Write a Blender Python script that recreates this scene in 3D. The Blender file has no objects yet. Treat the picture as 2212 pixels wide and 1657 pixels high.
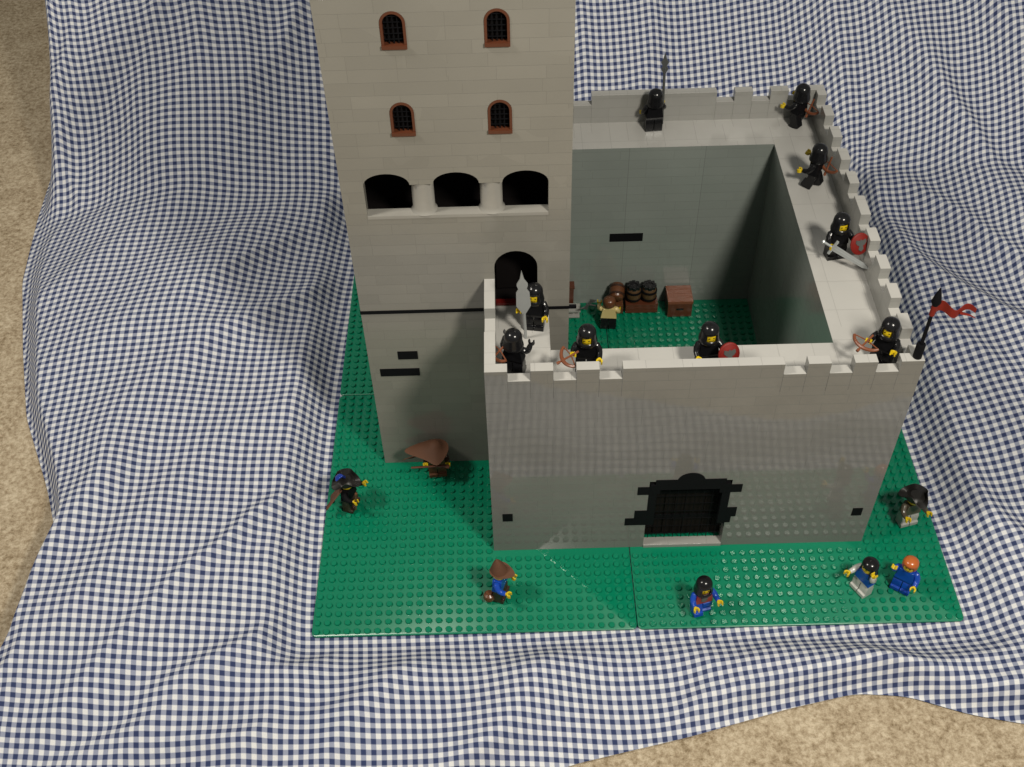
import bpy, bmesh, math, random
import numpy as np
from mathutils import Vector, Matrix, Euler
S=0.008
random.seed(4)
scene=bpy.context.scene
COL=bpy.context.collection

# ------------------------------------------------------------------ materials
def mat(name,col,rough=0.2,spec=0.5,noise=0.06,nscale=60,bump=0.0,bscale=300,metal=0.0):
    m=bpy.data.materials.new(name);m.use_nodes=True
    N=m.node_tree.nodes;L=m.node_tree.links;b=N["Principled BSDF"]
    tc=N.new("ShaderNodeTexCoord")
    n=N.new("ShaderNodeTexNoise");n.inputs["Scale"].default_value=nscale;n.inputs["Detail"].default_value=4
    L.new(tc.outputs["Object"],n.inputs["Vector"])
    mx=N.new("ShaderNodeMix");mx.data_type='RGBA'
    mx.inputs[6].default_value=[max(0,c*(1-noise*2)) for c in col]+[1]
    mx.inputs[7].default_value=[min(1,c*(1+noise*2)) for c in col]+[1]
    L.new(n.outputs["Fac"],mx.inputs[0]);L.new(mx.outputs[2],b.inputs["Base Color"])
    b.inputs["Roughness"].default_value=rough;b.inputs["Metallic"].default_value=metal
    b.inputs["Specular IOR Level"].default_value=spec
    if bump:
        n2=N.new("ShaderNodeTexNoise");n2.inputs["Scale"].default_value=bscale;L.new(tc.outputs["Object"],n2.inputs["Vector"])
        bp=N.new("ShaderNodeBump");bp.inputs["Distance"].default_value=bump;L.new(n2.outputs["Fac"],bp.inputs["Height"]);L.new(bp.outputs[0],b.inputs["Normal"])
    return m

def brickmat(name,col,bw,rh,mortar=0.03,offset=0.5,rough=0.13,var=0.05,dark=0.72,jd=0.00005,wob=0.00004,spec=.5,panel=0):
    m=bpy.data.materials.new(name);m.use_nodes=True
    N=m.node_tree.nodes;L=m.node_tree.links;b=N["Principled BSDF"]
    uv=N.new("ShaderNodeUVMap")
    def brick(w,r,off,sq=1.0):
        t=N.new("ShaderNodeTexBrick");t.offset=off;t.offset_frequency=3;t.squash=sq;t.squash_frequency=2
        t.inputs["Scale"].default_value=1
        t.inputs["Color1"].default_value=[c*(1-var) for c in col]+[1]
        t.inputs["Color2"].default_value=[c*(1+var) for c in col]+[1]
        t.inputs["Mortar"].default_value=[c*dark for c in col]+[1]
        t.inputs["Mortar Size"].default_value=mortar;t.inputs["Mortar Smooth"].default_value=0.2
        t.inputs["Brick Width"].default_value=w;t.inputs["Row Height"].default_value=r
        L.new(uv.outputs[0],t.inputs["Vector"]);return t
    t1=brick(bw,rh,offset);t2=brick(bw*1.6,rh,offset*0.66,.62 if offset else 1)
    ns=N.new("ShaderNodeTexNoise");ns.inputs["Scale"].default_value=0.16;ns.inputs["Detail"].default_value=1
    L.new(uv.outputs[0],ns.inputs["Vector"])
    gt=N.new("ShaderNodeMath");gt.operation='GREATER_THAN';gt.inputs[1].default_value=0.5;L.new(ns.outputs["Fac"],gt.inputs[0])
    mc=N.new("ShaderNodeMix");mc.data_type='RGBA';L.new(gt.outputs[0],mc.inputs[0]);L.new(t1.outputs["Color"],mc.inputs[6]);L.new(t2.outputs["Color"],mc.inputs[7])
    mf=N.new("ShaderNodeMix");L.new(gt.outputs[0],mf.inputs[0]);L.new(t1.outputs["Fac"],mf.inputs[2]);L.new(t2.outputs["Fac"],mf.inputs[3])
    n2=N.new("ShaderNodeTexNoise");n2.inputs["Scale"].default_value=0.12;n2.inputs["Detail"].default_value=3;L.new(uv.outputs[0],n2.inputs["Vector"])
    mr=N.new("ShaderNodeMapRange");mr.inputs[3].default_value=0.88;mr.inputs[4].default_value=1.12;L.new(n2.outputs["Fac"],mr.inputs[0])
    mul=N.new("ShaderNodeMix");mul.data_type='RGBA';mul.blend_type='MULTIPLY';mul.inputs[0].default_value=1
    L.new(mc.outputs[2],mul.inputs[6]);L.new(mr.outputs[0],mul.inputs[7])
    last=mul.outputs[2]
    if panel:
        pb=N.new("ShaderNodeTexBrick");pb.offset=0;pb.inputs["Scale"].default_value=1
        pb.inputs["Color1"].default_value=(.97,.97,.97,1);pb.inputs["Color2"].default_value=(1.03,1.03,1.03,1);pb.inputs["Mortar"].default_value=(.7,.7,.7,1)
        pb.inputs["Mortar Size"].default_value=.03;pb.inputs["Brick Width"].default_value=panel;pb.inputs["Row Height"].default_value=60
        L.new(uv.outputs[0],pb.inputs["Vector"])
        m3=N.new("ShaderNodeMix");m3.data_type='RGBA';m3.blend_type='MULTIPLY';m3.inputs[0].default_value=1
        L.new(last,m3.inputs[6]);L.new(pb.outputs["Color"],m3.inputs[7]);last=m3.outputs[2]
    L.new(last,b.inputs["Base Color"])
    b.inputs["Roughness"].default_value=rough;b.inputs["Specular IOR Level"].default_value=spec
    n3=N.new("ShaderNodeTexNoise");n3.inputs["Scale"].default_value=0.8;n3.inputs["Detail"].default_value=1;L.new(uv.outputs[0],n3.inputs["Vector"])
    bp=N.new("ShaderNodeBump");bp.inputs["Distance"].default_value=wob;L.new(n3.outputs["Fac"],bp.inputs["Height"])
    bp2=N.new("ShaderNodeBump");bp2.invert=True;bp2.inputs["Distance"].default_value=jd;L.new(mf.outputs[0],bp2.inputs["Height"]);L.new(bp.outputs[0],bp2.inputs["Normal"])
    L.new(bp2.outputs[0],b.inputs["Normal"])
    return m

M_wall=brickmat("grey_brick",(0.172,0.170,0.158),4,1.2,0.018,0.5,0.06,0.022,0.86,spec=.62)  # dimmer light on upright faces painted in as a darker grey
M_court=brickmat("courtyard_brick_bounce",(0.205,0.228,0.210),6,1.2,0.018,0.5,0.13,0.02,0.86,spec=.6,panel=8.5)  # lighter, greener copy of the wall grey; paints in green bounce light
M_tower=brickmat("grey_brick_tower",(0.205,0.197,0.172),4,1.2,0.016,0.5,0.16,0.045,0.87)
M_top=brickmat("lit_top_tile",(0.41,0.402,0.38),2,4,0.02,0.0,0.2,0.02,0.76)  # castle grey lightened on top faces, overhead light painted into the colour
M_par=brickmat("parapet_grey_lit",(0.27,0.268,0.25),4,1.2,0.018,0.5,0.18,0.015,0.86)  # wall grey lightened to paint the light on the inner parapet faces
M_stone=mat("grey_plastic",(0.27,0.26,0.235),0.22)
M_black=mat("black_plastic",(0.007,0.007,0.008),0.2,spec=.35)
M_dblack=mat("dark_plastic",(0.005,0.005,0.006),0.6,spec=.08)
M_inside=mat("interior_shade",(0.006,0.005,0.005),0.8,spec=.04)  # near-black base colour paints the shade inside the tower openings
M_brown=mat("reddish_brown",(0.085,0.026,0.012),0.32)
M_chest=mat("chest_brown",(0.17,0.055,0.025),0.3)
M_brown2=mat("brown_plastic",(0.105,0.040,0.017),0.3)
M_cape=mat("brown_cloth",(0.10,0.045,0.025),0.7,spec=.25)
M_dbrown=mat("dark_brown",(0.035,0.016,0.01),0.32)
M_yellow=mat("yellow_plastic",(0.60,0.43,0.01),0.28)
M_red=mat("red_plastic",(0.24,0.012,0.008),0.3)
M_flag=mat("dull_red_flag",(0.17,0.015,0.008),0.6,spec=.2)
M_shield=mat("dull_red",(0.16,0.010,0.007),0.55,spec=.25)
M_dred=mat("dark_red",(0.10,0.006,0.005),0.3)
M_blue=mat("blue_plastic",(0.006,0.05,0.34),0.22)
M_dblue=mat("dark_blue",(0.01,0.035,0.25),0.25)
M_white=mat("white_plastic",(0.42,0.42,0.39),0.25)
M_lgrey=mat("light_grey_plastic",(0.30,0.30,0.28),0.25)
M_dgrey=mat("dark_grey_plastic",(0.075,0.078,0.075),0.32)
M_mgrey=mat("mid_grey_plastic",(0.27,0.28,0.275),0.35)
M_silver=mat("pearl_grey",(0.34,0.36,0.36),0.28,metal=0.3)
M_tan=mat("tan_plastic",(0.58,0.46,0.2),0.25)
M_orange=mat("orange_hair",(0.40,0.10,0.02),0.25)
M_gold=mat("old_brown",(0.075,0.042,0.018),0.35)
M_olive=mat("dark_tan",(0.07,0.058,0.04),0.3)
M_hat=mat("worn_hat",(0.013,0.012,0.011),0.4,spec=.3)
M_green=mat("green_baseplate",(0.0,0.16,0.082),0.28,noise=0.05,nscale=14)

# ------------------------------------------------------------------ builder
class B:
    def __init__(s): s.v=[];s.f=[];s.m=[]
    def add(s,vs,fs,m=0):
        o=len(s.v);s.v+=[tuple(v) for v in vs];s.f+=[tuple(i+o for i in f) for f in fs];s.m+=[m]*len(fs)
    def box(s,x0,y0,z0,x1,y1,z1,m=0,top=None,bottom=True):
        vs=[(x0,y0,z0),(x1,y0,z0),(x1,y1,z0),(x0,y1,z0),(x0,y0,z1),(x1,y0,z1),(x1,y1,z1),(x0,y1,z1)]
        fs=[(0,1,5,4),(1,2,6,5),(2,3,7,6),(3,0,4,7),(4,5,6,7)]
        ms=[m]*4+[m if top is None else top]
        if bottom: fs.append((3,2,1,0));ms.append(m)
        s.add(vs,fs,m);s.m[-len(fs):]=ms
    def frustum(s,b,t,z0,z1,m=0):
        vs=[(b[0],b[1],z0),(b[2],b[1],z0),(b[2],b[3],z0),(b[0],b[3],z0),(t[0],t[1],z1),(t[2],t[1],z1),(t[2],t[3],z1),(t[0],t[3],z1)]
        s.add(vs,[(0,1,5,4),(1,2,6,5),(2,3,7,6),(3,0,4,7),(4,5,6,7),(3,2,1,0)],m)
    def tube(s,pts,rads,n=10,m=0,sq=1.0):
        pts=[Vector(p) for p in pts];vs=[];fs=[]
        prev=None
        for i,p in enumerate(pts):
            if i==0:t=pts[1]-p
            elif i==len(pts)-1:t=p-pts[i-1]
            else:t=(pts[i+1]-p).normalized()+(p-pts[i-1]).normalized()
            t.normalize()
            if prev is None:
                a=Vector((0,0,1)) if abs(t.z)<0.9 else Vector((1,0,0))
                u=t.cross(a).normalized()
            else:
                u=(prev-t*prev.dot(t)).normalized()
            prev=u;w=t.cross(u)
            for k in range(n):
                an=2*math.pi*k/n;vs.append(p+(u*math.cos(an)+w*math.sin(an)*sq)*rads[i])
        for i in range(len(pts)-1):
            for k in range(n):
                fs.append((i*n+k,i*n+(k+1)%n,(i+1)*n+(k+1)%n,(i+1)*n+k))
        fs.append(tuple(range(n))[::-1]);fs.append(tuple((len(pts)-1)*n+k for k in range(n)))
        s.add(vs,fs,m)
    def lathe(s,prof,c=(0,0,0),n=16,m=0,skip=None,axis='z',sx=1,sy=1):
        vs=[];fs=[]
        for r,z in prof:
            for k in range(n):
                a=2*math.pi*(k+.5)/n
                x,y=r*math.cos(a)*sx,r*math.sin(a)*sy
                if axis=='z': vs.append((c[0]+x,c[1]+y,c[2]+z))
                elif axis=='y': vs.append((c[0]+x,c[1]+z,c[2]+y))
                else: vs.append((c[0]+z,c[1]+x,c[2]+y))
        for i in range(len(prof)-1):
            for k in range(n):
                if skip and skip(2*math.pi*(k+1)/n,(prof[i][1]+prof[i+1][1])/2): continue
                fs.append((i*n+k,i*n+(k+1)%n,(i+1)*n+(k+1)%n,(i+1)*n+k))
        fs.append(tuple(range(n))[::-1]);fs.append(tuple((len(prof)-1)*n+k for k in range(n)))
        if skip: fs=fs[:-2]+[fs[-1]]
        s.add(vs,fs,m)
    def prism(s,poly,y0,y1,m=0):
        n=len(poly);vs=[(x,y0,z) for x,z in poly]+[(x,y1,z) for x,z in poly]
        fs=[tuple(range(n)),tuple(range(n,2*n))[::-1]]+[(i,(i+1)%n,n+(i+1)%n,n+i) for i in range(n)]
        s.add(vs,fs,m)
    def archfill(s,xa,xb,zs,rise,z1,y0,y1,m=0,n=14):
        xc=(xa+xb)/2;hw=(xb-xa)/2;P=[]
        for i in range(n+1):
            a=math.pi*(1-i/n);P.append((xc+hw*math.cos(a),zs+rise*math.sin(a)))
        for i in range(n):
            (xA,zA),(xB,zB)=P[i],P[i+1]
            vs=[(xA,y0,zA),(xB,y0,zB),(xB,y0,z1),(xA,y0,z1),(xA,y1,zA),(xB,y1,zB),(xB,y1,z1),(xA,y1,z1)]
            s.add(vs,[(0,1,2,3),(7,6,5,4),(4,5,1,0)],m)
    def ring(s,xc,zs,z0,wo,wi,y0,y1,m=0,n=12,ro=None,ri=None):
        po=[(xc-wo,z0)]+[(xc+wo*math.cos(math.pi*(1-i/n)),zs+(ro or wo)*math.sin(math.pi*(1-i/n))) for i in range(n+1)]+[(xc+wo,z0)]
        pi=[(xc-wi,z0)]+[(xc+wi*math.cos(math.pi*(1-i/n)),zs+(ri or wi)*math.sin(math.pi*(1-i/n))) for i in range(n+1)]+[(xc+wi,z0)]
        k=len(po)
        vs=[(x,y0,z) for x,z in po]+[(x,y0,z) for x,z in pi]+[(x,y1,z) for x,z in po]+[(x,y1,z) for x,z in pi]
        fs=[]
        for i in range(k-1):
            fs+=[(i,i+1,k+i+1,k+i),(2*k+i,3*k+i,3*k+i+1,2*k+i+1),(i,2*k+i,2*k+i+1,i+1),(k+i,k+i+1,3*k+i+1,3*k+i)]
        fs+=[(0,k,3*k,2*k),(k-1,3*k-1,4*k-1,2*k-1)]
        s.add(vs,fs,m)

def make(name,b,mats,parent=None,loc=(0,0,0),rot=(0,0,0),smooth=False,bevel=0,recalc=True):
    me=bpy.data.meshes.new(name)
    me.from_pydata([(x*S,y*S,z*S) for x,y,z in b.v],[],b.f)
    for m in mats: me.materials.append(m)
    me.polygons.foreach_set("material_index",b.m)
    if recalc:
        bm=bmesh.new();bm.from_mesh(me);bmesh.ops.recalc_face_normals(bm,faces=bm.faces);bm.to_mesh(me);bm.free()
    uv=me.uv_layers.new(name="UVMap").data
    for p in me.polygons:
        n=p.normal;a=(abs(n.x),abs(n.y),abs(n.z));k=a.index(max(a))
        for li in p.loop_indices:
            c=me.vertices[me.loops[li].vertex_index].co/S
            uv[li].uv=(c.y+.37,c.z) if k==0 else ((c.x,c.z) if k==1 else (c.x,c.y))
    o=bpy.data.objects.new(name,me);COL.objects.link(o)
    if parent: o.parent=parent
    o.location=Vector(loc)*S;o.rotation_euler=rot
    if smooth:
        for p in me.polygons:p.use_smooth=True
        try:
            me.set_sharp_from_angle(angle=math.radians(42))
        except Exception: pass
    if bevel:
        bv=o.modifiers.new("bevel",'BEVEL');bv.width=bevel*S;bv.segments=2;bv.limit_method='ANGLE'
    return o
def thing(name,label,cat,loc=(0,0,0),rz=0,group=None):
    o=bpy.data.objects.new(name,None);o.empty_display_size=0.01;COL.objects.link(o)
    o.location=Vector(loc)*S;o.rotation_euler=(0,0,math.radians(rz))
    o["label"]=label;o["category"]=cat
    if group:o["group"]=group
    return o
def tag(o,label,cat,group=None):
    o["label"]=label;o["category"]=cat
    if group:o["group"]=group
    return o

# ------------------------------------------------------------------ castle
F=9.65;T=21.69;BK=46.7;H=23.27;P=26.85;X0=18;X1=56
castle=thing("toy_castle","grey toy brick castle with tall tower and walled courtyard","toy castle",(0,0,0))
def parapet(parent,horizontal,a0,b0,segs,m0=None):
    b=B();t=1
    for s0,s1,k in segs:
        zt=P if k=='m' else P-1.25
        if horizontal: b.box(s0,a0,H,s1,a0+t,zt,0,top=1,bottom=False)
        else: b.box(a0,s0,H,a0+t,s1,zt,0,top=1,bottom=False)
    return make("parapet",b,[m0 or M_par,M_top],parent,bevel=.03)
def segs(start,pat):
    r=[];p=start
    for k,l in pat: r.append((p,p+l,k));p+=l
    return r
b=B()
GX0,GX1,GZ=33.4,41.4,10.9
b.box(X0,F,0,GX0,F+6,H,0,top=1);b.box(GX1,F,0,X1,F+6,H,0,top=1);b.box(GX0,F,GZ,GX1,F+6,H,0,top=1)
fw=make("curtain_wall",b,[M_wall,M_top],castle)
fw["label"]="grey brick wall with dark gate below the battlements"
parapet(fw,True,F,0,segs(X0,[('m',2),('n',2),('m',2),('n',2),('m',2),('n',2),('m',14),('n',2),('m',2),('n',2),('m',2),('n',2),('m',2)]),M_wall)
b=B()
y0=F-0.06;y1=F+0.5
b.box(GX0+.02,y0,3.9,34.2,y1,9.6);b.box(40.6,y0,3.9,GX1-.02,y1,9.6)
b.box(34.0,y0-.01,9.6,40.8,y1,11.15)
b.box(33.5,y0-.02,9.0,34.5,y1,10.4);b.box(40.3,y0-.02,9.0,41.3,y1,10.4)
b.prism([(37.4+1.35*math.cos(math.pi*i/12),10.9+1.25*math.sin(math.pi*i/12)) for i in range(13)],y0-.03,F+.2)
b.box(32.3,y0+.01,8.9,34.15,F+.3,10.1);b.box(32.2,y0+.01,5.1,33.5,F+.3,6.3);b.box(31.3,y0+.015,3.9,33.6,F+.3,5.05)
b.box(40.7,y0+.01,9.0,42.45,F+.3,10.2);b.box(41.3,y0+.01,5.0,42.35,F+.3,6.5);b.box(41.2,y0+.015,4.0,41.9,F+.3,5.3)
make("gate_frame",b,[M_dblack],fw)
b=B()
for i in range(8): b.box(GX0+i+.03,F+1.4,0.3,GX0+i+.97,F+1.8,10.8)
b.box(GX0,F+1.3,3.2,GX1,F+1.45,3.7,1);b.box(GX0,F+1.3,7.2,GX1,F+1.45,7.7,1)
make("gate_door",b,[mat("gate_dark",(0.009,0.007,0.006),.6,spec=.08),M_dblack],fw)
b=B()
for i in range(9): b.box(GX0+.5+i*.86,F+.8,0.5,GX0+.56+i*.86,F+.88,9.9)
for j in range(7): b.box(GX0+.1,F+.78,1.2+j*1.25,GX1-.1,F+.84,1.26+j*1.25)
make("portcullis",b,[M_dblack],fw)
b=B();b.box(GX0,F-.12,0.02,GX1,F+.9,0.4);make("gate_sill",b,[M_par],fw)
for xa,xb,za,zb in [(19.05,20.05,5.1,6.3),(54,55,4.6,5.8)]:
    b=B();b.box(xa,F-.05,za,xb,F+.4,zb);make("arrow_slit",b,[M_dblack],fw)
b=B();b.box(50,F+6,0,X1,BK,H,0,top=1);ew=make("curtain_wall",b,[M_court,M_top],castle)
pat=[('m',1)]+[('n',2),('m',2)]*5+[('m',1)]+[('n',2),('m',2)]*4+[('n',2),('m',1)]
parapet(ew,False,X1-1,0,segs(F+1,pat))
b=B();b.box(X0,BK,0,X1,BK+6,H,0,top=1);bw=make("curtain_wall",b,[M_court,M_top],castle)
parapet(bw,True,BK+5,0,segs(X0,[('m',2),('n',2),('m',2),('n',2),('m',2),('n',2),('m',14),('n',2),('m',2),('n',2),('m',2),('n',2),('m',2)]))
b=B();b.box(32.3,BK-.05,9.9,36.25,BK+.3,11.1);make("arrow_slit",b,[M_dblack],bw)
b=B();b.box(X0,F+6,0,24,T,H,0,top=1);ww=make("curtain_wall",b,[M_wall,M_top],castle)
parapet(ww,False,X0,0,segs(F+1,[('m',4),('n',3),('m',T-F-8)]))
b=B();b.box(X0,T+20,0,24,BK,H,0,top=1);make("curtain_wall",b,[M_wall,M_top],castle)

TX0,TX1=6,26;TH=58
b=B();th=1.0;AZ=34.55
def band(z0,z1,ops):
    x=TX0
    for (xa,xb,zs,rise) in ops:
        if xa>x: b.box(x,T,z0,xa,T+th,z1,bottom=False)
        b.archfill(xa,xb,zs,rise,z1,T,T+th);x=xb
    b.box(x,T,z0,TX1,T+th,z1,bottom=False)
band(0,H,[])
band(H,30.25,[(19,23,28.2,1.95)])
band(30.25,AZ,[])
b.box(TX0,T,AZ,8,T+th,39.15);b.box(24,T,AZ,TX1,T+th,39.15)
for xa in (8,14,20): b.archfill(xa,xa+4,37.9,1.2,39.15,T,T+th)
for xa in (12,18): b.box(xa,T,37.9,xa+2,T+th,39.15)
band(39.15,43,[])
band(43,46.3,[(11,13,45.15,1.0),(19,21,45.15,1.0)])
band(46.3,51,[])
band(51,54.3,[(11,13,53.15,1.0),(19,21,53.15,1.0)])
band(54.3,TH,[])
b.box(TX0,T+th,0,TX0+1,T+20,TH);b.box(TX1-1,T+th,0,TX1,T+20,TH);b.box(TX0+1,T+19,0,TX1-1,T+20,TH)
b.box(TX0+1,T+th,TH-1,TX1-1,T+19,TH)
tw=make("tower",b,[M_tower],castle,recalc=False)
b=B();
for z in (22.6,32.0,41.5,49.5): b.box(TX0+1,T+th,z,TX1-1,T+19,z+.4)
b.box(TX0+1.01,T+5,0,TX1-1.01,T+5.3,TH-1)  # upright dark sheet, painted shade behind the openings
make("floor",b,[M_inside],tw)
for xc in (13,19):
    b=B();b.lathe([(1.18,0),(1.08,.15),(.99,.4),(.99,2.4),(.99,3.35)],(xc,T+1.02,AZ+.02),24)
    make("column",b,[M_stone],tw,smooth=True)
b=B();b.box(8,T-.04,AZ-.3,24,T+1.05,AZ+.02);make("ledge",b,[M_stone],tw)
b=B();b.box(TX0-.05,T-.08,22.75,18,T+.2,23.12);b.box(24.0,T-.08,22.8,26.7,T+.2,23.12);make("string_course",b,[M_dblack],tw)
for xa,xb,za,zb in [(9,11,16.4,17.5),(7,11,14,15.05)]:
    b=B();b.box(xa,T-.05,za,xb,T+.4,zb);make("arrow_slit",b,[M_dblack],tw)
def window(xc,z0):
    w=B()
    w.ring(xc,z0+2.15,z0+.3,.99,.78,T-.05,T+.5,0)
    w.box(xc-1.0,T-.2,z0+.0,xc+1.0,T+.5,z0+.3,0)
    wo=make("window",w,[M_brown],tw)
    g=B()
    for dx in (-.37,0,.37): g.box(xc+dx-.04,T+.22,z0+.3,xc+dx+.04,T+.3,z0+2.85-abs(dx)*.3,0)
    for k in range(5): g.box(xc-.74,T+.2,z0+.65+k*.48,xc+.74,T+.28,z0+.72+k*.48,0)
    make("lattice",g,[M_dblack],wo)
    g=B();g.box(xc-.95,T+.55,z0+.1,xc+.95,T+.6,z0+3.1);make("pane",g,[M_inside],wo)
for xc in (12,20):
    for z in (43,51): window(xc,z)
b=B();b.box(19.1,T+2.6,23.3,22.9,T+2.8,30.1);make("door",b,[M_inside],tw)  # panel in the interior shade colour darkens the doorway
b=B();b.box(19.02,T+.1,23.29,22.98,T+.7,23.6);make("threshold",b,[M_dred],tw)

# ------------------------------------------------------------------ baseplates
def baseplate(ix,iy):
    x0,y0=ix*32,iy*32;g=.05
    bm=B()
    r=.5;c=[]
    for (cx,cy,a0) in [(32-g-r,32-g-r,0),(g+r,32-g-r,90),(g+r,g+r,180),(32-g-r,g+r,270)]:
        for k in range(5):
            a=math.radians(a0+22.5*k);c.append((cx+r*math.cos(a),cy+r*math.sin(a)))
    n=len(c);vs=[(x,y,-.2) for x,y in c]+[(x,y,-.03) for x,y in c]+[(16+(x-16)*.998,16+(y-16)*.998,0) for x,y in c]
    fs=[tuple(range(n))[::-1],tuple(range(2*n,3*n))]
    for L in (0,1):
        fs+=[(L*n+i,L*n+(i+1)%n,(L+1)*n+(i+1)%n,(L+1)*n+i) for i in range(n)]
    bm.add(vs,fs,0)
    k=14;cs=[(math.cos(2*math.pi*i/k),math.sin(2*math.pi*i/k)) for i in range(k)]
    for i in range(32):
        for j in range(32):
            X=x0+i+.5;Y=y0+j+.5
            if 6<X<26 and T-.4<Y<T+20: continue
            if 18<X<56 and F-.4<Y<F+6.3: continue
            if 50<X<56 and F<Y<BK+6.3: continue
            if 18<X<56 and BK-.4<Y<BK+6.3: continue
            if 18<X<24 and F<Y<BK: continue
            lx,ly=i+.5,j+.5
            vs=[(lx+.3*a,ly+.3*b_,0) for a,b_ in cs]+[(lx+.3*a,ly+.3*b_,.17) for a,b_ in cs]+[(lx+.265*a,ly+.265*b_,.21) for a,b_ in cs]
            fs=[tuple(range(2*k,3*k))]
            for L in (0,1): fs+=[(L*k+q,L*k+(q+1)%k,(L+1)*k+(q+1)%k,(L+1)*k+q) for q in range(k)]
            bm.add(vs,fs,0)
    o=make("baseplate",bm,[M_green],None,(x0,y0,0),smooth=True,recalc=False)
    tag(o,"green studded toy baseplate lying on the gingham cloth","toy baseplate","green baseplates under the castle")
for ix in (0,1):
    for iy in (0,1): baseplate(ix,iy)

# ------------------------------------------------------------------ cloth
NX,NY=770,620
gx=np.linspace(-50,118,NX);gy=np.linspace(-20,104,NY)
GX,GY=np.meshgrid(gx,gy)
XL=np.array([(-20,-42),(-12,-37),(-6,-33),(-1.3,-30.3),(1.2,-30),(7,-29.7),(13.4,-28.6),(19.7,-31.2),(30,-36.3),(41,-39.8),(54,-43.5),(67,-45),(90,-46.5),(110,-48)])
YB=np.array([(-50,-19),(8,-18.5),(16,-16.5),(25,-13.4),(36,-11.0),(45,-8.6),(51.7,-7.2),(56.4,-7.6),(61.8,-9.6),(66.3,-10.6),(74,-11.8),(90,-14),(120,-16)])
def smooth_interp(x,a):
    k=np.linspace(-1.2,1.2,9);return sum(np.interp(x+d,a[:,0],a[:,1]) for d in k)/9
X=GX+(smooth_interp(GY,XL)+50)*np.clip(1-(GX+50)/38,0,1)
Y=GY+(smooth_interp(X,YB)+20)*np.clip(1-(GY+20)/26,0,1)
def sst(x,a,b_):
    t=np.clip((x-a)/(b_-a),0,1);return t*t*(3-2*t)
def vnoise(x,y,seed):
    r=np.random.RandomState(seed).rand(128,128)
    xi=np.floor(x).astype(int);yi=np.floor(y).astype(int);fx=x-xi;fy=y-yi
    fx=fx**3*(fx*(fx*6-15)+10);fy=fy**3*(fy*(fy*6-15)+10)
    g=lambda a,b_: r[a%128,b_%128]
    return (g(xi,yi)*(1-fx)+g(xi+1,yi)*fx)*(1-fy)+(g(xi,yi+1)*(1-fx)+g(xi+1,yi+1)*fx)*fy
wx=X+6*(vnoise(X/15,Y/15,1)-.5)+1.0*(vnoise(X/6,Y/6,2)-.5);wy=Y+6*(vnoise(X/15,Y/15,3)-.5)+1.0*(vnoise(X/6,Y/6,4)-.5)
def fold(pts,w,amp,p_=1.3,asym=1.0):
    best=np.full(X.shape,1e9);tt=np.zeros(X.shape);sg=np.zeros(X.shape)
    p=np.array(pts,float)
    if len(p)>2:
        t0=np.arange(len(p));td=np.linspace(0,len(p)-1,(len(p)-1)*5+1);q=np.stack([np.interp(td,t0,p[:,k]) for k in (0,1)],-1)
        for _ in range(5): q[1:-1]=(q[:-2]+q[1:-1]*2+q[2:])/4
        pts=[tuple(v) for v in q]
    L=[0]
    for i in range(len(pts)-1): L.append(L[-1]+math.dist(pts[i],pts[i+1]))
    for i in range(len(pts)-1):
        a=np.array(pts[i],float);d=np.array(pts[i+1],float)-a;l=np.hypot(*d)
        t=np.clip(((wx-a[0])*d[0]+(wy-a[1])*d[1])/l**2,0,1)
        ex=wx-a[0]-t*d[0];ey=wy-a[1]-t*d[1];ds=np.hypot(ex,ey)
        m=ds<best;best=np.where(m,ds,best);tt=np.where(m,(L[i]+t*l)/L[-1],tt);sg=np.where(m,np.sign(d[0]*ey-d[1]*ex),sg)
    ww=np.where(sg>0,w,w*asym)
    tp=.3+.7*np.sin(np.pi*np.clip(tt,0,1))
    return amp*tp*np.exp(-np.maximum(np.sqrt((best/ww)**2+.03)-.17,0)**p_*1.1)
Z=np.zeros(X.shape)
for a in [
 ([(-2,70),(-14,63),(-24,46),(-31,28)],5.8,3.4,1.3,2.6),
 ([(-2,52),(-14,44),(-24,26),(-31,8)],3.8,2.3,1.3,2.6),
 ([(-2,33),(-12,24),(-21,8),(-30,-8)],5.2,2.7,1.3,2.6),
 ([(-1,14),(-10,4),(-18,-6),(-24,-16)],4.8,2.8,1.3,2.4),
 ([(-1,4),(-7,-4),(-14,-17)],2.1,1.4,1.3,2.0),
 ([(2,-1.5),(-1,-7),(-5,-18)],3.2,1.9,1.3,2.2),
 ([(13,-1.6),(7,-5.5),(4,-16)],2.2,1.5,1.3,2.0),
 ([(26,-3),(20,-7),(17,-16)],2.0,1.2,1.3,2.0),
 ([(34,-2.6),(48,-3.6),(58,-3.4),(68,-2)],1.9,1.4,1.3,1.8),
 ([(36,-9),(46,-6.2),(58,-6.5),(72,-9)],1.3,1.0,1.3,1.3),
 ([(-12,88),(-18,76),(-30,58),(-38,46)],4.8,2.0,1.3,1.9),
 ([(61,104),(62.5,88),(63,74),(66,60)],3.2,4.0,1.3,1.6),
 ([(70,104),(71,86),(77,66),(90,48),(110,38)],7.0,6.0,1.3,1.9),
 ([(84,104),(85,84),(94,66),(114,56)],4.6,3.0,1.3,2.0),
 ([(98,104),(100,84),(114,72)],4.6,2.8,1.3,2.0),
 ([(66,56),(71,42),(82,28),(100,18)],4.6,3.8,1.3,2.2),
 ([(66,36),(72,24),(83,12),(96,4)],3.6,2.3,1.3,2.1),
 ([(66,20),(71,8),(76,-2),(82,-12)],3.0,1.9,1.3,2.0)]:
    Z+=fold(*a)
def ridged(dirx,diry,lp,la,seed,pw=2.2):
    p=(wx*-diry+wy*dirx)/lp;a=(wx*dirx+wy*diry)/la
    n=vnoise(p+40,a+40,seed);return np.clip(1-np.sqrt((2*n-1)**2+.004),0,1)**pw
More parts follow.
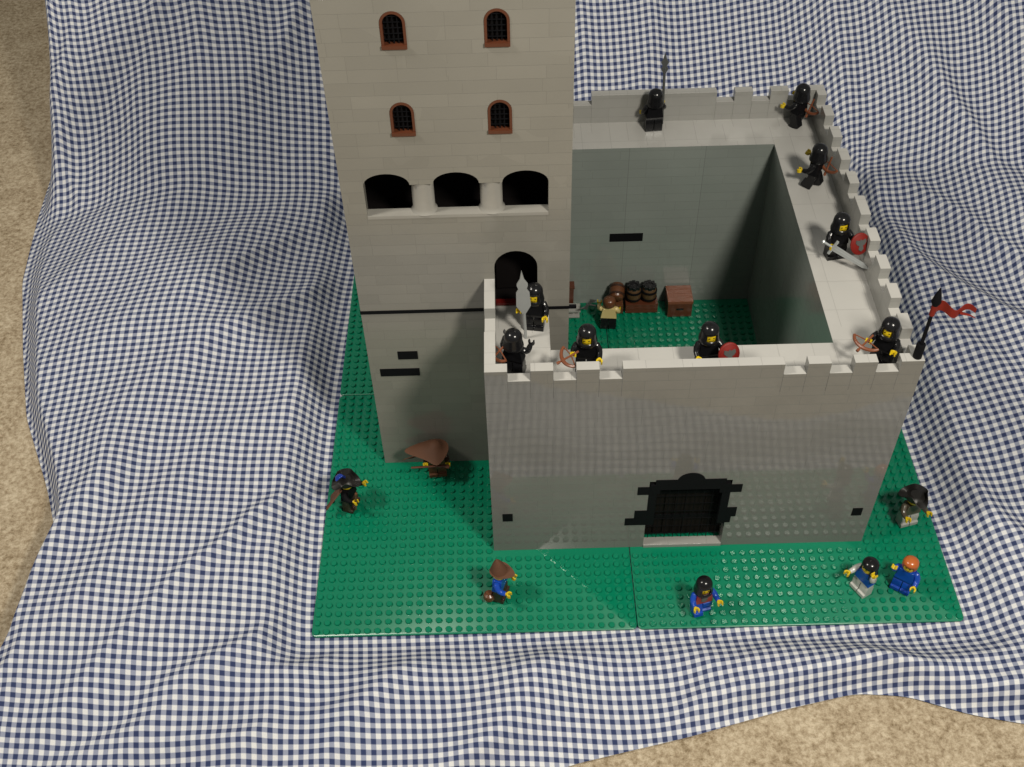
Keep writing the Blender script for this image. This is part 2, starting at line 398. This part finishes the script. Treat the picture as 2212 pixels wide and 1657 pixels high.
mL=sst(-X,-6,6)*sst(Y,-16,4);mF=sst(-Y,-2,3);mR=sst(X,60,70)
mT=sst(Y,60,72)
patch=sst(vnoise(X/14+7,Y/14,44),.35,.65)
Z+=mL*(2.0*ridged(-.62,-.78,8,34,21)+.36*ridged(-.4,-.9,3.4,14,22)*patch)*(.35+1.0*vnoise(X/18,Y/18,9))
Z+=mF*(1-mL)*(1.1*ridged(-.85,-.5,5.5,18,23)+.26*ridged(-.9,-.3,2.6,9,24)*patch)
Z+=mR*(1.8*ridged(.5,-.87,9,34,25)+.34*ridged(.62,-.78,3.6,14,26)*patch)
Z+=mT*(1-mR)*(1.0*ridged(.1,-1,9,44,27))
Z+=1.0*vnoise(X/12,Y/12,31)
dx=np.maximum(np.maximum(-X,X-64),0);dy=np.maximum(np.maximum(-Y,Y-64),0);dr=np.hypot(dx,dy)
Z=np.maximum(Z,0)
Z*=sst(dr,0.3,5.0)
ramp_in=Y-67+.25*np.clip(X-62,0,60)+.06*np.clip(-X,0,60)
ramp=.95*np.where(ramp_in>0,np.sqrt(ramp_in**2+9)-3,0)
rx_=X-74;ramp+= .28*np.where(rx_>0,np.sqrt(rx_**2+16)-4,0)
edge=np.minimum((GX+50)/4.5,(GY+20)/5.0)
E=sst(edge,0,1)
def blur(a,r,ax,it=3):
    for _ in range(it):
        pad=[(0,0),(0,0)];pad[ax]=(r+1,r)
        p=np.pad(a,pad,mode='reflect',reflect_type='odd');c=np.cumsum(p,axis=ax)
        n=a.shape[ax]
        hi=np.take(c,range(2*r+1,2*r+1+n),axis=ax);lo=np.take(c,range(0,n),axis=ax);a=(hi-lo)/(2*r+1)
    return a
Z=blur(blur(Z,1,0,2),1,1,2)
Z=-.35+(Z+ramp)*E
assert np.isfinite(Z).all()
Pt=np.stack([X,Y,Z],-1)
du=np.linalg.norm(np.diff(Pt,axis=1),axis=2);U=np.concatenate([np.zeros((NY,1)),np.cumsum(du,axis=1)],1)
dv=np.linalg.norm(np.diff(Pt,axis=0),axis=2);V=np.concatenate([np.zeros((1,NX)),np.cumsum(dv,axis=0)],0)
i0=int(np.argmin(abs(gx-30)));j0=int(np.argmin(abs(gy-20)))
U=U-U[:,i0:i0+1]+X[:,i0:i0+1];V=V-V[j0:j0+1,:]+Y[j0:j0+1,:]
oU=U-X;oV=V-Y
oU=blur(oU,17,0);oV=blur(oV,16,1)
U=X+oU;V=Y+oV
U=U+.07*V*sst(-X,-10,40)+1.0*np.sin(V*.06);V=V-.05*U+1.0*np.sin(U*.05)
me=bpy.data.meshes.new("gingham_cloth")
idx=np.arange(NX*NY).reshape(NY,NX)
q=np.stack([idx[:-1,:-1],idx[:-1,1:],idx[1:,1:],idx[1:,:-1]],-1).reshape(-1,4)
me.vertices.add(NX*NY);me.vertices.foreach_set("co",(Pt*S).reshape(-1))
me.loops.add(q.size);me.loops.foreach_set("vertex_index",q.reshape(-1))
me.polygons.add(len(q));me.polygons.foreach_set("loop_start",np.arange(len(q))*4);me.polygons.foreach_set("loop_total",np.full(len(q),4))
me.update(calc_edges=True)
uvl=me.uv_layers.new(name="UVMap");uvs=np.stack([U.reshape(-1)[q.reshape(-1)],V.reshape(-1)[q.reshape(-1)]],-1)
uvl.data.foreach_set("uv",uvs.reshape(-1))
me.polygons.foreach_set("use_smooth",np.ones(len(q),bool))
cl=bpy.data.objects.new("gingham_cloth",me);COL.objects.link(cl)
tag(cl,"rumpled blue and white gingham cloth spread under the castle","cloth")
def gingham():
    m=bpy.data.materials.new("gingham");m.use_nodes=True;N=m.node_tree.nodes;L=m.node_tree.links;b=N["Principled BSDF"]
    uv=N.new("ShaderNodeUVMap");sp=N.new("ShaderNodeSeparateXYZ");L.new(uv.outputs[0],sp.inputs[0])
    per=.94
    def stripe(o):
        a=N.new("ShaderNodeMath");a.operation='DIVIDE';a.inputs[1].default_value=per;L.new(o,a.inputs[0])
        f=N.new("ShaderNodeMath");f.operation='FRACT';L.new(a.outputs[0],f.inputs[0])
        s=N.new("ShaderNodeMath");s.operation='SUBTRACT';s.inputs[1].default_value=.5;L.new(f.outputs[0],s.inputs[0])
        ab=N.new("ShaderNodeMath");ab.operation='ABSOLUTE';L.new(s.outputs[0],ab.inputs[0])
        r=N.new("ShaderNodeMapRange");r.inputs[1].default_value=.205;r.inputs[2].default_value=.285;L.new(ab.outputs[0],r.inputs[0]);return r.outputs[0]
    a=stripe(sp.outputs[0]);c=stripe(sp.outputs[1])
    ad=N.new("ShaderNodeMath");ad.operation='ADD';L.new(a,ad.inputs[0]);L.new(c,ad.inputs[1])
    h=N.new("ShaderNodeMath");h.operation='MULTIPLY';h.inputs[1].default_value=.5;L.new(ad.outputs[0],h.inputs[0])
    cr=N.new("ShaderNodeValToRGB");e=cr.color_ramp.elements
    e[0].position=0;e[0].color=(.62,.62,.62,1);e[1].position=1;e[1].color=(.032,.044,.105,1)
    e2=cr.color_ramp.elements.new(.5);e2.color=(.25,.27,.35,1)
    L.new(h.outputs[0],cr.inputs[0])
    tc=N.new("ShaderNodeTexNoise");tc.inputs["Scale"].default_value=9;tc.inputs["Detail"].default_value=3;L.new(uv.outputs[0],tc.inputs["Vector"])
    mr=N.new("ShaderNodeMapRange");mr.inputs[3].default_value=.85;mr.inputs[4].default_value=1.15;L.new(tc.outputs["Fac"],mr.inputs[0])
    mu=N.new("ShaderNodeMix");mu.data_type='RGBA';mu.blend_type='MULTIPLY';mu.inputs[0].default_value=1;L.new(cr.outputs[0],mu.inputs[6]);L.new(mr.outputs[0],mu.inputs[7])
    L.new(mu.outputs[2],b.inputs["Base Color"])
    b.inputs["Roughness"].default_value=.95;b.inputs["Specular IOR Level"].default_value=.1
    bp=N.new("ShaderNodeBump");bp.inputs["Distance"].default_value=.0002;bp.inputs["Strength"].default_value=.3;L.new(tc.outputs["Fac"],bp.inputs["Height"]);L.new(bp.outputs[0],b.inputs["Normal"])
    return m
me.materials.append(gingham())

# ------------------------------------------------------------------ carpet
def carpetmat():
    m=bpy.data.materials.new("carpet");m.use_nodes=True;N=m.node_tree.nodes;L=m.node_tree.links;b=N["Principled BSDF"]
    tc=N.new("ShaderNodeTexCoord")
    n1=N.new("ShaderNodeTexNoise");n1.inputs["Scale"].default_value=190;n1.inputs["Detail"].default_value=5;n1.inputs["Roughness"].default_value=.8
    n2=N.new("ShaderNodeTexNoise");n2.inputs["Scale"].default_value=30;n2.inputs["Detail"].default_value=3
    L.new(tc.outputs["Object"],n1.inputs["Vector"]);L.new(tc.outputs["Object"],n2.inputs["Vector"])
    ad=N.new("ShaderNodeMix");ad.inputs[0].default_value=.2;L.new(n1.outputs["Fac"],ad.inputs[2]);L.new(n2.outputs["Fac"],ad.inputs[3])
    cr=N.new("ShaderNodeValToRGB");e=cr.color_ramp.elements
    e[0].position=.36;e[0].color=(.21,.155,.09,1);e[1].position=.62;e[1].color=(.58,.49,.355,1)
    e2=e.new(.48);e2.color=(.39,.31,.21,1)
    L.new(ad.outputs[0],cr.inputs[0]);L.new(cr.outputs[0],b.inputs["Base Color"])
    b.inputs["Roughness"].default_value=1;b.inputs["Specular IOR Level"].default_value=.05
    bp=N.new("ShaderNodeBump");bp.inputs["Distance"].default_value=.003;bp.inputs["Strength"].default_value=.8;L.new(n1.outputs["Fac"],bp.inputs["Height"]);L.new(bp.outputs[0],b.inputs["Normal"])
    return m
b=B();b.add([(-220,-120,-.6),(260,-120,-.6),(260,330,-.6),(-220,330,-.6)],[(0,1,2,3)])
cp=make("carpet",b,[carpetmat()],recalc=False);cp["kind"]="structure"

# ------------------------------------------------------------------ figures
def rx(p,a,c=(0,0,0)):
    y,z=p[1]-c[1],p[2]-c[2];return Vector((p[0],c[1]+y*math.cos(a)-z*math.sin(a),c[2]+y*math.sin(a)+z*math.cos(a)))
def adiff(a): return abs(((a-1.5*math.pi+math.pi)%(2*math.pi))-math.pi)
def figure(loc,rz,legs,torso,arms,label,head='hood',headmat=None,la=0,ra=0,ll=0,rl=0,hipmat=None,crest=None,cape=None,group=None,hand=None):
    g=thing("toy_figure",label,"toy figure",loc,rz,group)
    b=B();HM=hand
    for s,ang in ((-1,ll),(1,rl)):
        xa,xb=(.04,.96) if s>0 else (-.96,-.04)
        prof=[(.47,0),(.47,1.15),(.33,1.5),(0.0,1.62),(-.33,1.5),(-.47,1.2),(-.47,.5),(-.68,.42),(-.68,0)]
        n=len(prof);vs=[(xa,y,z) for y,z in prof]+[(xb,y,z) for y,z in prof]
        vs=[rx(v,math.radians(ang),(0,0,1.2)) for v in vs]
        fs=[tuple(range(n)),tuple(range(n,2*n))[::-1]]+[(i,(i+1)%n,n+(i+1)%n,n+i) for i in range(n)]
        b.add(vs,fs,0)
    b.box(-.95,-.36,1.45,.95,.36,1.78,6)
    b.frustum((-.97,-.49,.97,.49),(-.72,-.46,.72,.46),1.78,3.3,1)
    b.lathe([(.3,0),(.3,.15)],(0,0,3.3),10,3)
    b.lathe([(.42,0),(.58,.08),(.63,.2),(.63,.78),(.58,.93),(.42,1.03),(.3,1.04),(.3,1.2)],(0,0,3.38),18,3)
    for ex in (-.2,.2): b.lathe([(.07,0),(.07,.03)],(ex,-.645,4.0),8,4,axis='y')
    b.tube([(-.2,-.63,3.76),(-.07,-.66,3.69),(.07,-.66,3.69),(.2,-.63,3.76)],[.025]*4,5,4)
    grips=[]
    for s,ang in ((-1,la),(1,ra)):
        c=(0,0,2.95);a=-math.radians(ang)
        pts=[(s*.68,0,3.02),(s*.9,0,2.93),(s*1.08,-.03,2.6),(s*1.15,-.12,2.3),(s*1.17,-.34,2.08),(s*1.17,-.62,1.93)]
        pts=[rx(p,a,c) for p in pts]
        b.tube(pts,[.28,.33,.31,.29,.27,.24],10,2)
        d=(pts[-1]-pts[-2]).normalized();w=pts[-1]
        b.tube([w-d*.02,w+d*.16],[.17,.15],8,3)
        up=Vector((1,0,0)).cross(d).normalized();side=Vector((1,0,0))
        ce=w+d*.38
        arc=[ce+(-d*math.cos(t)+side*math.sin(t))*.23 for t in np.linspace(-2.3,2.3,11)]
        vs=[];fs=[]
        for p in arc:
            r=(p-ce).normalized()
            for (q1,q2) in ((-.07,-.2),(.07,-.2),(.07,.2),(-.07,.2)): vs.append(p+r*q1+up*q2)
        for i in range(10):
            for k in range(4): fs.append((i*4+k,i*4+(k+1)%4,(i+1)*4+(k+1)%4,(i+1)*4+k))
        fs+=[(3,2,1,0),(40,41,42,43)];b.add(vs,fs,3);grips.append(ce)
    if crest:
        b.prism([(-.33,2.75),(.33,2.75),(.3,2.2),(0,1.95),(-.3,2.2)],-.53,-.4,5)
    body=make("body",b,[legs,torso,arms,HM or M_yellow,M_black,crest or M_black,hipmat or legs],g,smooth=True,bevel=.03)
    hm=headmat or M_black;b=B()
    if head=='hood':
        b.lathe([(.68,-.12),(.93,-.10),(.95,.08),(.9,.35),(.83,.6),(.82,1.0),(.78,1.25),(.64,1.52),(.38,1.7),(.1,1.78)],(0,.06,3.38),28,0,
                skip=lambda a,z:(adiff(a)<.5 and .3<z<1.05))
        b.tube([(0,.5,4.9),(0,.3,5.06),(0,0,5.16),(0,-.25,5.08)],[.06,.08,.08,.06],6)
        nm="hood"
    elif head=='hair':
        b.lathe([(.66,.25),(.76,.35),(.78,.8),(.72,1.1),(.52,1.3),(.2,1.38),(.05,1.4)],(0,.05,3.38),20,0,
                skip=lambda a,z:(adiff(a)<.75 and z<.92));nm="hair"
    elif head=='longhair':
        b.lathe([(.7,-.6),(.95,-.5),(.9,-.1),(.82,.35),(.84,.8),(.78,1.1),(.56,1.32),(.22,1.42),(.05,1.44)],(0,.12,3.38),20,0,
                skip=lambda a,z:(adiff(a)<.85 and z<.92));nm="hair"
    elif head=='tricorn':
        n=48;vs=[];fs=[]
        # flat folded brim, three flaps turned up between three points
        for (r,zz,up) in [(.64,.84,0),(1.0,.82,.0),(1.7,.86,.75),(1.62,.93,.72),(.95,.95,.0),(.66,1.1,0),(.54,1.26,0),(.05,1.3,0)]:
            for k in range(n):
                a=2*math.pi*k/n;lob=.5-.5*math.cos(3*(a+math.pi/2))
                rr=r*(1-.38*lob*(1 if up else 0));vs.append((rr*math.cos(a),rr*math.sin(a),3.38+zz+up*lob))
        for i in range(7):
            for k in range(n): fs.append((i*n+k,i*n+(k+1)%n,(i+1)*n+(k+1)%n,(i+1)*n+k))
        fs.append(tuple(7*n+k for k in range(n)));b.add(vs,fs,0);nm="hat"
    elif head in('pointed','wide'):
        n=32;vs=[];fs=[];wide=head=='wide'
        prof=[(.64,.75,0),(.95,.66,-.05),(1.05,.82,-.1),(.84,1.02,0),(.72,1.4,.04),(.55,1.9,.08),(.30,2.4,.14),(.04,2.75,.2)]
        if wide: prof=[(.64,.75,0),(1.25,.55,-.05),(1.5,.62,-.1),(1.2,.9,0),(.8,1.15,.04),(.62,1.35,.05),(.36,1.5,.1),(.04,1.55,.1)]
        for (r,zz,oy) in prof:
            for k in range(n):
                a=2*math.pi*k/n
                st=1+.45*max(0,-math.sin(a))**3*(1 if .5<zz<.95 else 0)
                sx=.95
                if wide and .5<zz<.95 and math.cos(a)<0: sx=.95+1.25*(-math.cos(a))**3
                vs.append((r*math.cos(a)*sx,r*math.sin(a)*st+oy,3.38+zz+(.25*abs(math.cos(a)) if .5<zz<.9 else 0)))
        for i in range(7):
            for k in range(n): fs.append((i*n+k,i*n+(k+1)%n,(i+1)*n+(k+1)%n,(i+1)*n+k))
        fs.append(tuple(7*n+k for k in range(n)));b.add(vs,fs,0);nm="hat"
    ho=make(nm,b,[hm],g,smooth=True)
    sd=ho.modifiers.new("s",'SOLIDIFY');sd.thickness=.06*S;sd.offset=-1
    if cape:
        cm,spread,lift,skew=cape;b=B();n=14;R=10;vs=[];fs=[]
        for j in range(R):
            t=j/(R-1)
            for i in range(n):
                u=i/(n-1)*2-1
                w=.75+spread*t
                vs.append((u*w+skew*t,.55+.12+lift*t-.4*u*u*(1-.3*t)+.12*math.sin(u*7)*t,3.35-(2.9-.5*abs(lift)-.55*abs(skew))*t+.12*math.cos(u*6)*t))
        for j in range(R-1):
            for i in range(n-1): fs.append((j*n+i,j*n+i+1,(j+1)*n+i+1,(j+1)*n+i))
        b.add(vs,fs,0)
        co=make("cape",b,[cm],g,smooth=True,recalc=False);sd=co.modifiers.new("s",'SOLIDIFY');sd.thickness=.05*S
    R3=Matrix.Rotation(math.radians(rz),3,'Z')
    return g,[R3@p+Vector(loc) for p in grips]

GG="black hooded guards on the wall walk"
W=H+.01
def guard(x,y,rz,label,**k):
    return figure((x,y,W),rz,M_black,M_dblack,M_black,label,group=GG,**k)

def spear(loc,rot,L=6.5,label="",halberd=False):
    b=B();b.tube([(0,0,0),(0,0,L*.8)],[.15,.15],8,0)
    if halberd:
        b.prism([(-.15,L*.40),(.15,L*.40),(.66,L*.52),(.6,L*.70),(.34,L*.76),(.5,L*.83),(.2,L*.9),(0,L*1.03),(-.2,L*.9),(-.5,L*.83),(-.34,L*.76),(-.6,L*.70),(-.66,L*.52)],-.16,.16,0)
    else:
        b.prism([(-.12,L*.72),(.12,L*.72),(.40,L*.78),(.2,L*.82),(.42,L*.87),(.2,L*.91),(0,L),(-.2,L*.91),(-.42,L*.87),(-.2,L*.82),(-.40,L*.78)],-.1,.1,0)
    o=make("spear",b,[M_mgrey if halberd else M_dgrey],None,loc,rot,bevel=.02);tag(o,label,"toy weapon");return o
def bow(loc,rot,label):
    b=B();A=np.linspace(-1.25,1.25,13)
    b.tube([(1.35*math.sin(a),-1.0*math.cos(a)+.3,0) for a in A],[.1+.08*math.cos(a) for a in A],8,0)
    b.tube([(1.35*math.sin(-1.25),-1.0*math.cos(1.25)+.3,0),(0,.15,0),(1.35*math.sin(1.25),-1.0*math.cos(1.25)+.3,0)],[.06]*3,6,0)
    b.tube([(0,-1.1,0),(0,.9,0)],[.1,.1],6,0);b.lathe([(.14,-1.3),(.14,-1.0)],(0,0,0),8,0,axis='y')
    o=make("bow",b,[M_chest],None,loc,rot,smooth=True);tag(o,label,"toy weapon");return o
def shield(loc,rot,label):
    b=B();n=28
    out=[(.98*math.cos(2*math.pi*i/n),1.12*math.sin(2*math.pi*i/n)) for i in range(n)]
    vs=[];
    for sc,y in ((1,.08),(1,-.06),(.88,-.12),(.86,-.09),(.5,-.2),(.02,-.26)):
        vs+=[(x*sc,y,z*sc) for x,z in out]
    fs=[];
    for i in range(5):
        for k in range(n): fs.append((i*n+k,i*n+(k+1)%n,(i+1)*n+(k+1)%n,(i+1)*n+k))
    b.add(vs,fs[:3*n],1);b.add(vs,fs[3*n:],0);b.add(vs,[tuple(range(n))],1)
    b.prism([(0,.55),(.12,.4),(.5,.5),(.55,.2),(.35,-.05),(.2,-.1),(.25,-.5),(0,-.7),(-.25,-.5),(-.2,-.1),(-.35,-.05),(-.55,.2),(-.5,.5),(-.12,.4)],-.27,-.1,2)
    o=make("shield",b,[M_shield,M_shield,M_dgrey],None,loc,rot);tag(o,label,"toy shield");return o
def sword(loc,rot,label):
    b=B();b.tube([(0,0,-1.0),(0,0,-.1)],[.14,.12],8,0);b.lathe([(.05,-.2),(.2,-.1),(.2,.05),(.05,.15)],(0,0,-1.05),8,0)
    b.box(-.85,-.12,-.12,.85,.12,.14);b.prism([(-.34,.1),(.34,.1),(.26,3.5),(0,4.1),(-.26,3.5)],-.07,.07,0)
    b.prism([(-.06,.1),(.06,.1),(.04,3.2),(-.04,3.2)],-.1,.1,0)
    o=make("sword",b,[M_silver],None,loc,rot,bevel=.02);tag(o,label,"toy weapon");return o
D=math.radians
g,gr=guard(36.9,50.2,185,"black hooded guard figure with spear facing over the battlement",la=35)
spear((38.0,50.9,W+.2),(0,D(-2),0),9.0,"dark grey spear held by a hooded guard")
g,gr=guard(53.1,50.4,225,"black hooded guard figure with brown bow at wall corner",la=50,ra=30,ll=-18,rl=18)
bow((54.3,50.2,W+2.4),(D(70),0,D(-60)),"brown bow held by guard at the wall corner")
g,gr=guard(52.7,39.2,235,"black hooded guard figure striding with brown bow",la=50,ra=20,ll=20,rl=-18)
bow((54.0,39.2,W+2.6),(D(75),0,D(-60)),"brown bow held by striding guard figure")
g,gr=guard(52.6,27.8,10,"black hooded guard figure with greatsword and red shield",la=30,ra=40)
sword((gr[0].x,gr[0].y-.1,gr[0].z+.1),(D(12),D(112),D(-12)),"large pearl grey sword held by a guard")
shield((gr[1].x+.25,gr[1].y-.3,gr[1].z+.1),(D(-20),0,D(15)),"red oval shield with dark bird emblem")
g,gr=guard(53.7,13.2,-35,"black hooded guard figure aiming a bow at corner",la=60,ra=50)
bow((gr[0].x-.2,gr[0].y-.1,gr[0].z),(D(15),0,D(-50)),"brown bow held by guard at the front corner")
g,gr=guard(37.9,13.2,8,"black hooded guard figure with round red shield",la=20,ra=45)
shield((gr[1].x+.2,gr[1].y-.2,gr[1].z+.2),(D(-20),0,D(12)),"red oval shield with dark bird emblem")
g,gr=guard(27.1,13.3,-5,"black hooded guard figure with brown bow behind battlement",la=60,ra=20)
bow((gr[0].x-.3,gr[0].y-.2,gr[0].z),(D(20),0,D(-70)),"brown bow held by guard above the wall")
g,gr=guard(20.6,13.1,160,"black hooded guard figure turned away with brown bow",la=40,ra=60,hand=M_black)
bow((19.3,12.6,W+3.1),(D(35),0,D(-60)),"brown bow held by guard on the corner")
g,gr=guard(22.6,18.9,-10,"black hooded guard figure with tall halberd by tower door",la=60,ra=20)
spear((21.75,17.3,W+.05),(0,D(-2),0),8.0,"tall grey halberd held beside the tower door",halberd=True)
g,gr=figure((32.2,42.2,0.21),175,M_black,M_tan,M_tan,"toy figure in tan shirt with brown hair holding an axe",head='hair',headmat=M_brown2,la=10,ra=40)
b=B();b.tube([(0,0,-1.4),(0,0,1.5)],[.1,.1],8,0)
b.prism([(0,.9),(.5,.7),(.85,.4),(.9,1.3),(.85,1.75),(.5,1.35),(0,1.3)],-.06,.06,0)
b.prism([(0,.9),(-.5,.7),(-.85,.4),(-.9,1.3),(-.85,1.75),(-.5,1.35),(0,1.3)],-.06,.06,0)
tag(make("battle_axe",b,[M_dgrey],None,(gr[1].x-.7,gr[1].y-.3,gr[1].z-.3),(D(20),D(-50),D(10)),bevel=.02),"dark grey double axe held by courtyard figure","toy weapon")
Gz=.21
g,gr=figure((2.7,15.8,Gz),70,M_dbrown,M_dblack,M_dblack,"toy figure with feathered black hat and brown cape",head='tricorn',headmat=M_hat,la=40,ra=55,cape=(M_cape,1.0,1.2,-.7))
b=B();b.tube([(0,.1,4.6),(-.1,.2,5.0),(-.35,.35,5.4),(-.75,.45,5.5),(-1.05,.5,5.3)],[.08,.34,.42,.36,.1],8,0,sq=.5);make("feather",b,[M_dblue],g,smooth=True)
b=B();b.tube([(0,0,-2.2),(0,0,.2),(0,.12,1.2)],[.1,.12,.14],8,0);tag(make("musket",b,[M_brown2],None,(gr[0].x,gr[0].y,gr[0].z+.4),(D(10),D(8),0)),"brown musket held upright by caped figure","toy weapon")
g,gr=figure((11.9,20.0,Gz),5,M_brown2,M_brown2,M_dbrown,"toy figure with broad floppy brown hat aiming a musket",head='wide',headmat=M_cape,la=65,ra=55,cape=(M_cape,.8,.3,-2.2))
b=B();b.tube([(-2.4,0,0),(.2,0,0),(1.0,0,-.05),(1.6,0,-.25)],[.12,.13,.19,.28],8,0,sq=.6);b.box(.3,-.08,-.35,.7,.08,.0)
tag(make("musket",b,[M_brown],None,((gr[0].x+gr[1].x)/2-.3,gr[0].y-.2,gr[0].z),(0,0,D(3)),smooth=True),"brown musket held level by hatted figure","toy weapon")
g,gr=figure((18.6,4.2,Gz),70,M_dbrown,M_blue,M_blue,"toy figure with blue top and pointed brown hat",head='pointed',headmat=M_cape,la=30,ra=10)
b=B();b.lathe([(.25,0),(.5,.15),(.62,.5),(.5,.9),(.25,1.05),(.3,1.2)],(0,0,0),14);tag(make("sack",b,[M_brown2],None,(17.5,3.7,Gz),smooth=True),"small brown sack beside the blue figure","toy sack")
g,gr=figure((38.3,2.0,Gz),15,M_blue,M_red,M_blue,"toy knight figure with black hood and red tunic",head='hood',la=30,ra=45,ll=-12,rl=12,crest=M_dgrey)
g,gr=figure((54.6,3.8,Gz),-60,M_white,M_blue,M_white,"toy figure with long black hair and raised arm",head='longhair',headmat=M_black,la=30,ra=120)
g,gr=figure((58.6,3.9,Gz),-35,M_blue,M_blue,M_blue,"toy figure in blue with orange hair",head='hair',headmat=M_orange,la=95,ra=15)
g,gr=figure((61.1,11.9,Gz),15,M_lgrey,M_olive,M_olive,"toy figure with dark tricorn hat and grey legs",head='tricorn',headmat=M_hat,la=35,ra=40)

# ------------------------------------------------------------------ courtyard props
def barrel(loc,rot,body,band,label,lid=False):
    b=B();b.lathe([(.72,0),(.78,.05),(.92,.6),(.95,1.0),(.92,1.4),(.78,1.95),(.72,2.0),(.62,2.0),(.6,1.85)],(0,0,0),20,0)
    o=thing("barrel",label,"toy barrel",loc);o.rotation_euler=rot
    make("body",b,[body],o,smooth=True)
    for z in (.35,1.35):
        c=B();c.lathe([(.88,0),(.97,.02),(.99,.15),(.97,.28),(.9,.3)],(0,0,z),20);make("hoop",c,[band],o,smooth=True)
    if lid:
        c=B()
        for k in range(8):
            a=k*math.pi/4;c.box(.62*math.cos(a)-.2,.62*math.sin(a)-.2,0,.62*math.cos(a)+.2,.62*math.sin(a)+.2,.4)
        c.lathe([(.55,0),(.55,.25)],(0,0,0),14);make("lid",c,[M_black],o,(0,0,2.01))
    return o
barrel((35.5,45.4,1.65),(0,0,0),M_gold,M_dblack,"dark barrel with black hoops on a brown crate",True)
barrel((37.4,45.4,1.65),(0,0,0),M_gold,M_dblack,"dark barrel with black hoops on a brown crate",True)
barrel((33.3,44.5,2.6),(D(-70),0,D(-8)),M_brown2,M_dbrown,"brown barrel lying on its side by wall")
b=B();b.box(32.4,44.4,.22,34.2,46.4,1.6)
tag(make("crate",b,[M_brown2],None,(0,0,0),bevel=.04),"low brown block under a lying barrel","toy crate")
b=B();b.box(34.5,44.4,.22,38.5,46.4,.55);b.box(34.5,44.4,.6,38.5,46.4,1.15);b.box(34.5,44.4,1.2,38.5,46.4,1.62);b.box(34.6,44.5,.22,38.4,46.3,1.6)
tag(make("crate",b,[M_brown],None,(0,0,0),bevel=.04),"reddish brown plank crate under two barrels","toy crate")
ch=thing("chest","reddish brown wooden chest standing by the courtyard wall","toy chest",(41.1,45.0,.21))
b=B();b.box(-1.5,-1.45,0,1.5,1.45,2.1);b.box(-.45,-1.5,1.1,.45,-1.4,1.4,1);make("body",b,[M_brown,M_black],ch,bevel=.05)
b=B()
for i in range(4): b.box(-1.55,-1.5+i*.75,2.12,1.55,-.76+i*.75,2.55)
make("lid",b,[M_chest],ch,bevel=.03)
b=B();b.box(-.8,-.6,0,.8,.6,.3);b.tube([(0,0,.3),(0,0,1.0)],[.3,.3],10);b.box(-.9,-.7,1.0,.9,.7,1.3)
tag(make("stool",b,[M_lgrey],None,(28.0,44.4,.21),bevel=.04),"small light grey stool in the courtyard","toy stool")
b=B();b.box(-.8,-.5,0,.8,.5,3.4);b.box(-.9,-.6,3.4,.9,.6,3.7);b.box(-.05,-.55,.2,.05,-.5,3.2,1);b.box(.1,-.62,1.6,.2,-.5,1.9,1)
tag(make("cupboard",b,[M_brown,M_black],None,(27.3,45.9,.21),bevel=.03),"tall reddish brown cupboard near the tower","toy cupboard")

fl=thing("flag","dark lance with wavy red pennant on wall corner","toy flag",(55.4,F+.5,P+.01))
b=B();b.tube([(0,0,1.5),(0,0,6.3)],[.17,.15],8);b.lathe([(.38,0),(.4,.1),(.4,1.5),(.34,1.6)],(0,0,0),12);b.lathe([(.16,5.9),(.42,6.5),(.3,7.1),(.05,8.0)],(0,0,0),10)
make("pole",b,[M_dblack],fl,smooth=True)
b=B();n=30;vs=[]
for i in range(n):
    t=i/(n-1);x=.1+3.4*t;hh=.58*(1-t*.6);zc=5.6-.25*t+.26*math.sin(t*9);yy=.25*math.sin(t*10)
    vs+=[(x,yy-.05,zc-hh),(x,yy-.05,zc+hh),(x,yy+.05,zc-hh),(x,yy+.05,zc+hh)]
fs=[]
for i in range(n-1):
    a=4*i;c=a+4;fs+=[(a,c,c+1,a+1),(a+2,a+3,c+3,c+2),(a+1,c+1,c+3,a+3),(a,a+2,c+2,c)]
fs+=[(0,1,3,2),(4*n-4,4*n-2,4*n-1,4*n-3)]
b.add(vs,fs);b.tube([(0,0,5.0),(0,0,6.2)],[.24,.24],10)
b.tube([(2.2,0,5.2),(2.8,.1,4.9),(3.2,0,4.85),(3.7,-.1,4.6)],[.24,.2,.14,.06],6,sq=.4)
make("pennant",b,[M_flag],fl,smooth=True)

# ------------------------------------------------------------------ camera & light
cam=bpy.data.cameras.new("camera");co=bpy.data.objects.new("camera",cam);COL.objects.link(co);scene.camera=co
cam.sensor_width=36;cam.lens=2436.87/2212*36;cam.clip_start=.01;cam.clip_end=50
co.location=Vector((20.8186,-57.2197,97.3736))*S;co.rotation_euler=(.7481,.0210,-.0162)
def area(loc,tgt,power,size,col):
    l=bpy.data.lights.new("lamp",'AREA');l.shape='DISK';l.size=size;l.energy=power;l.color=col
    o=bpy.data.objects.new("ceiling_lamp",l);COL.objects.link(o);o.location=Vector(loc)*S
    o.rotation_euler=(Vector(tgt)*S-o.location).to_track_quat('-Z','Y').to_euler();return o
area((74,-58,125),(25,28,5),11.5,.15,(1,.94,.83))
area((-78,-8,160),(-8,48,0),11,.22,(1,.94,.84))
w=bpy.data.worlds.new("World");scene.world=w;w.use_nodes=True
w.node_tree.nodes["Background"].inputs[0].default_value=(.98,.98,.90,1);w.node_tree.nodes["Background"].inputs[1].default_value=.21
scene.view_settings.view_transform='Standard';scene.view_settings.look='None';scene.view_settings.exposure=0
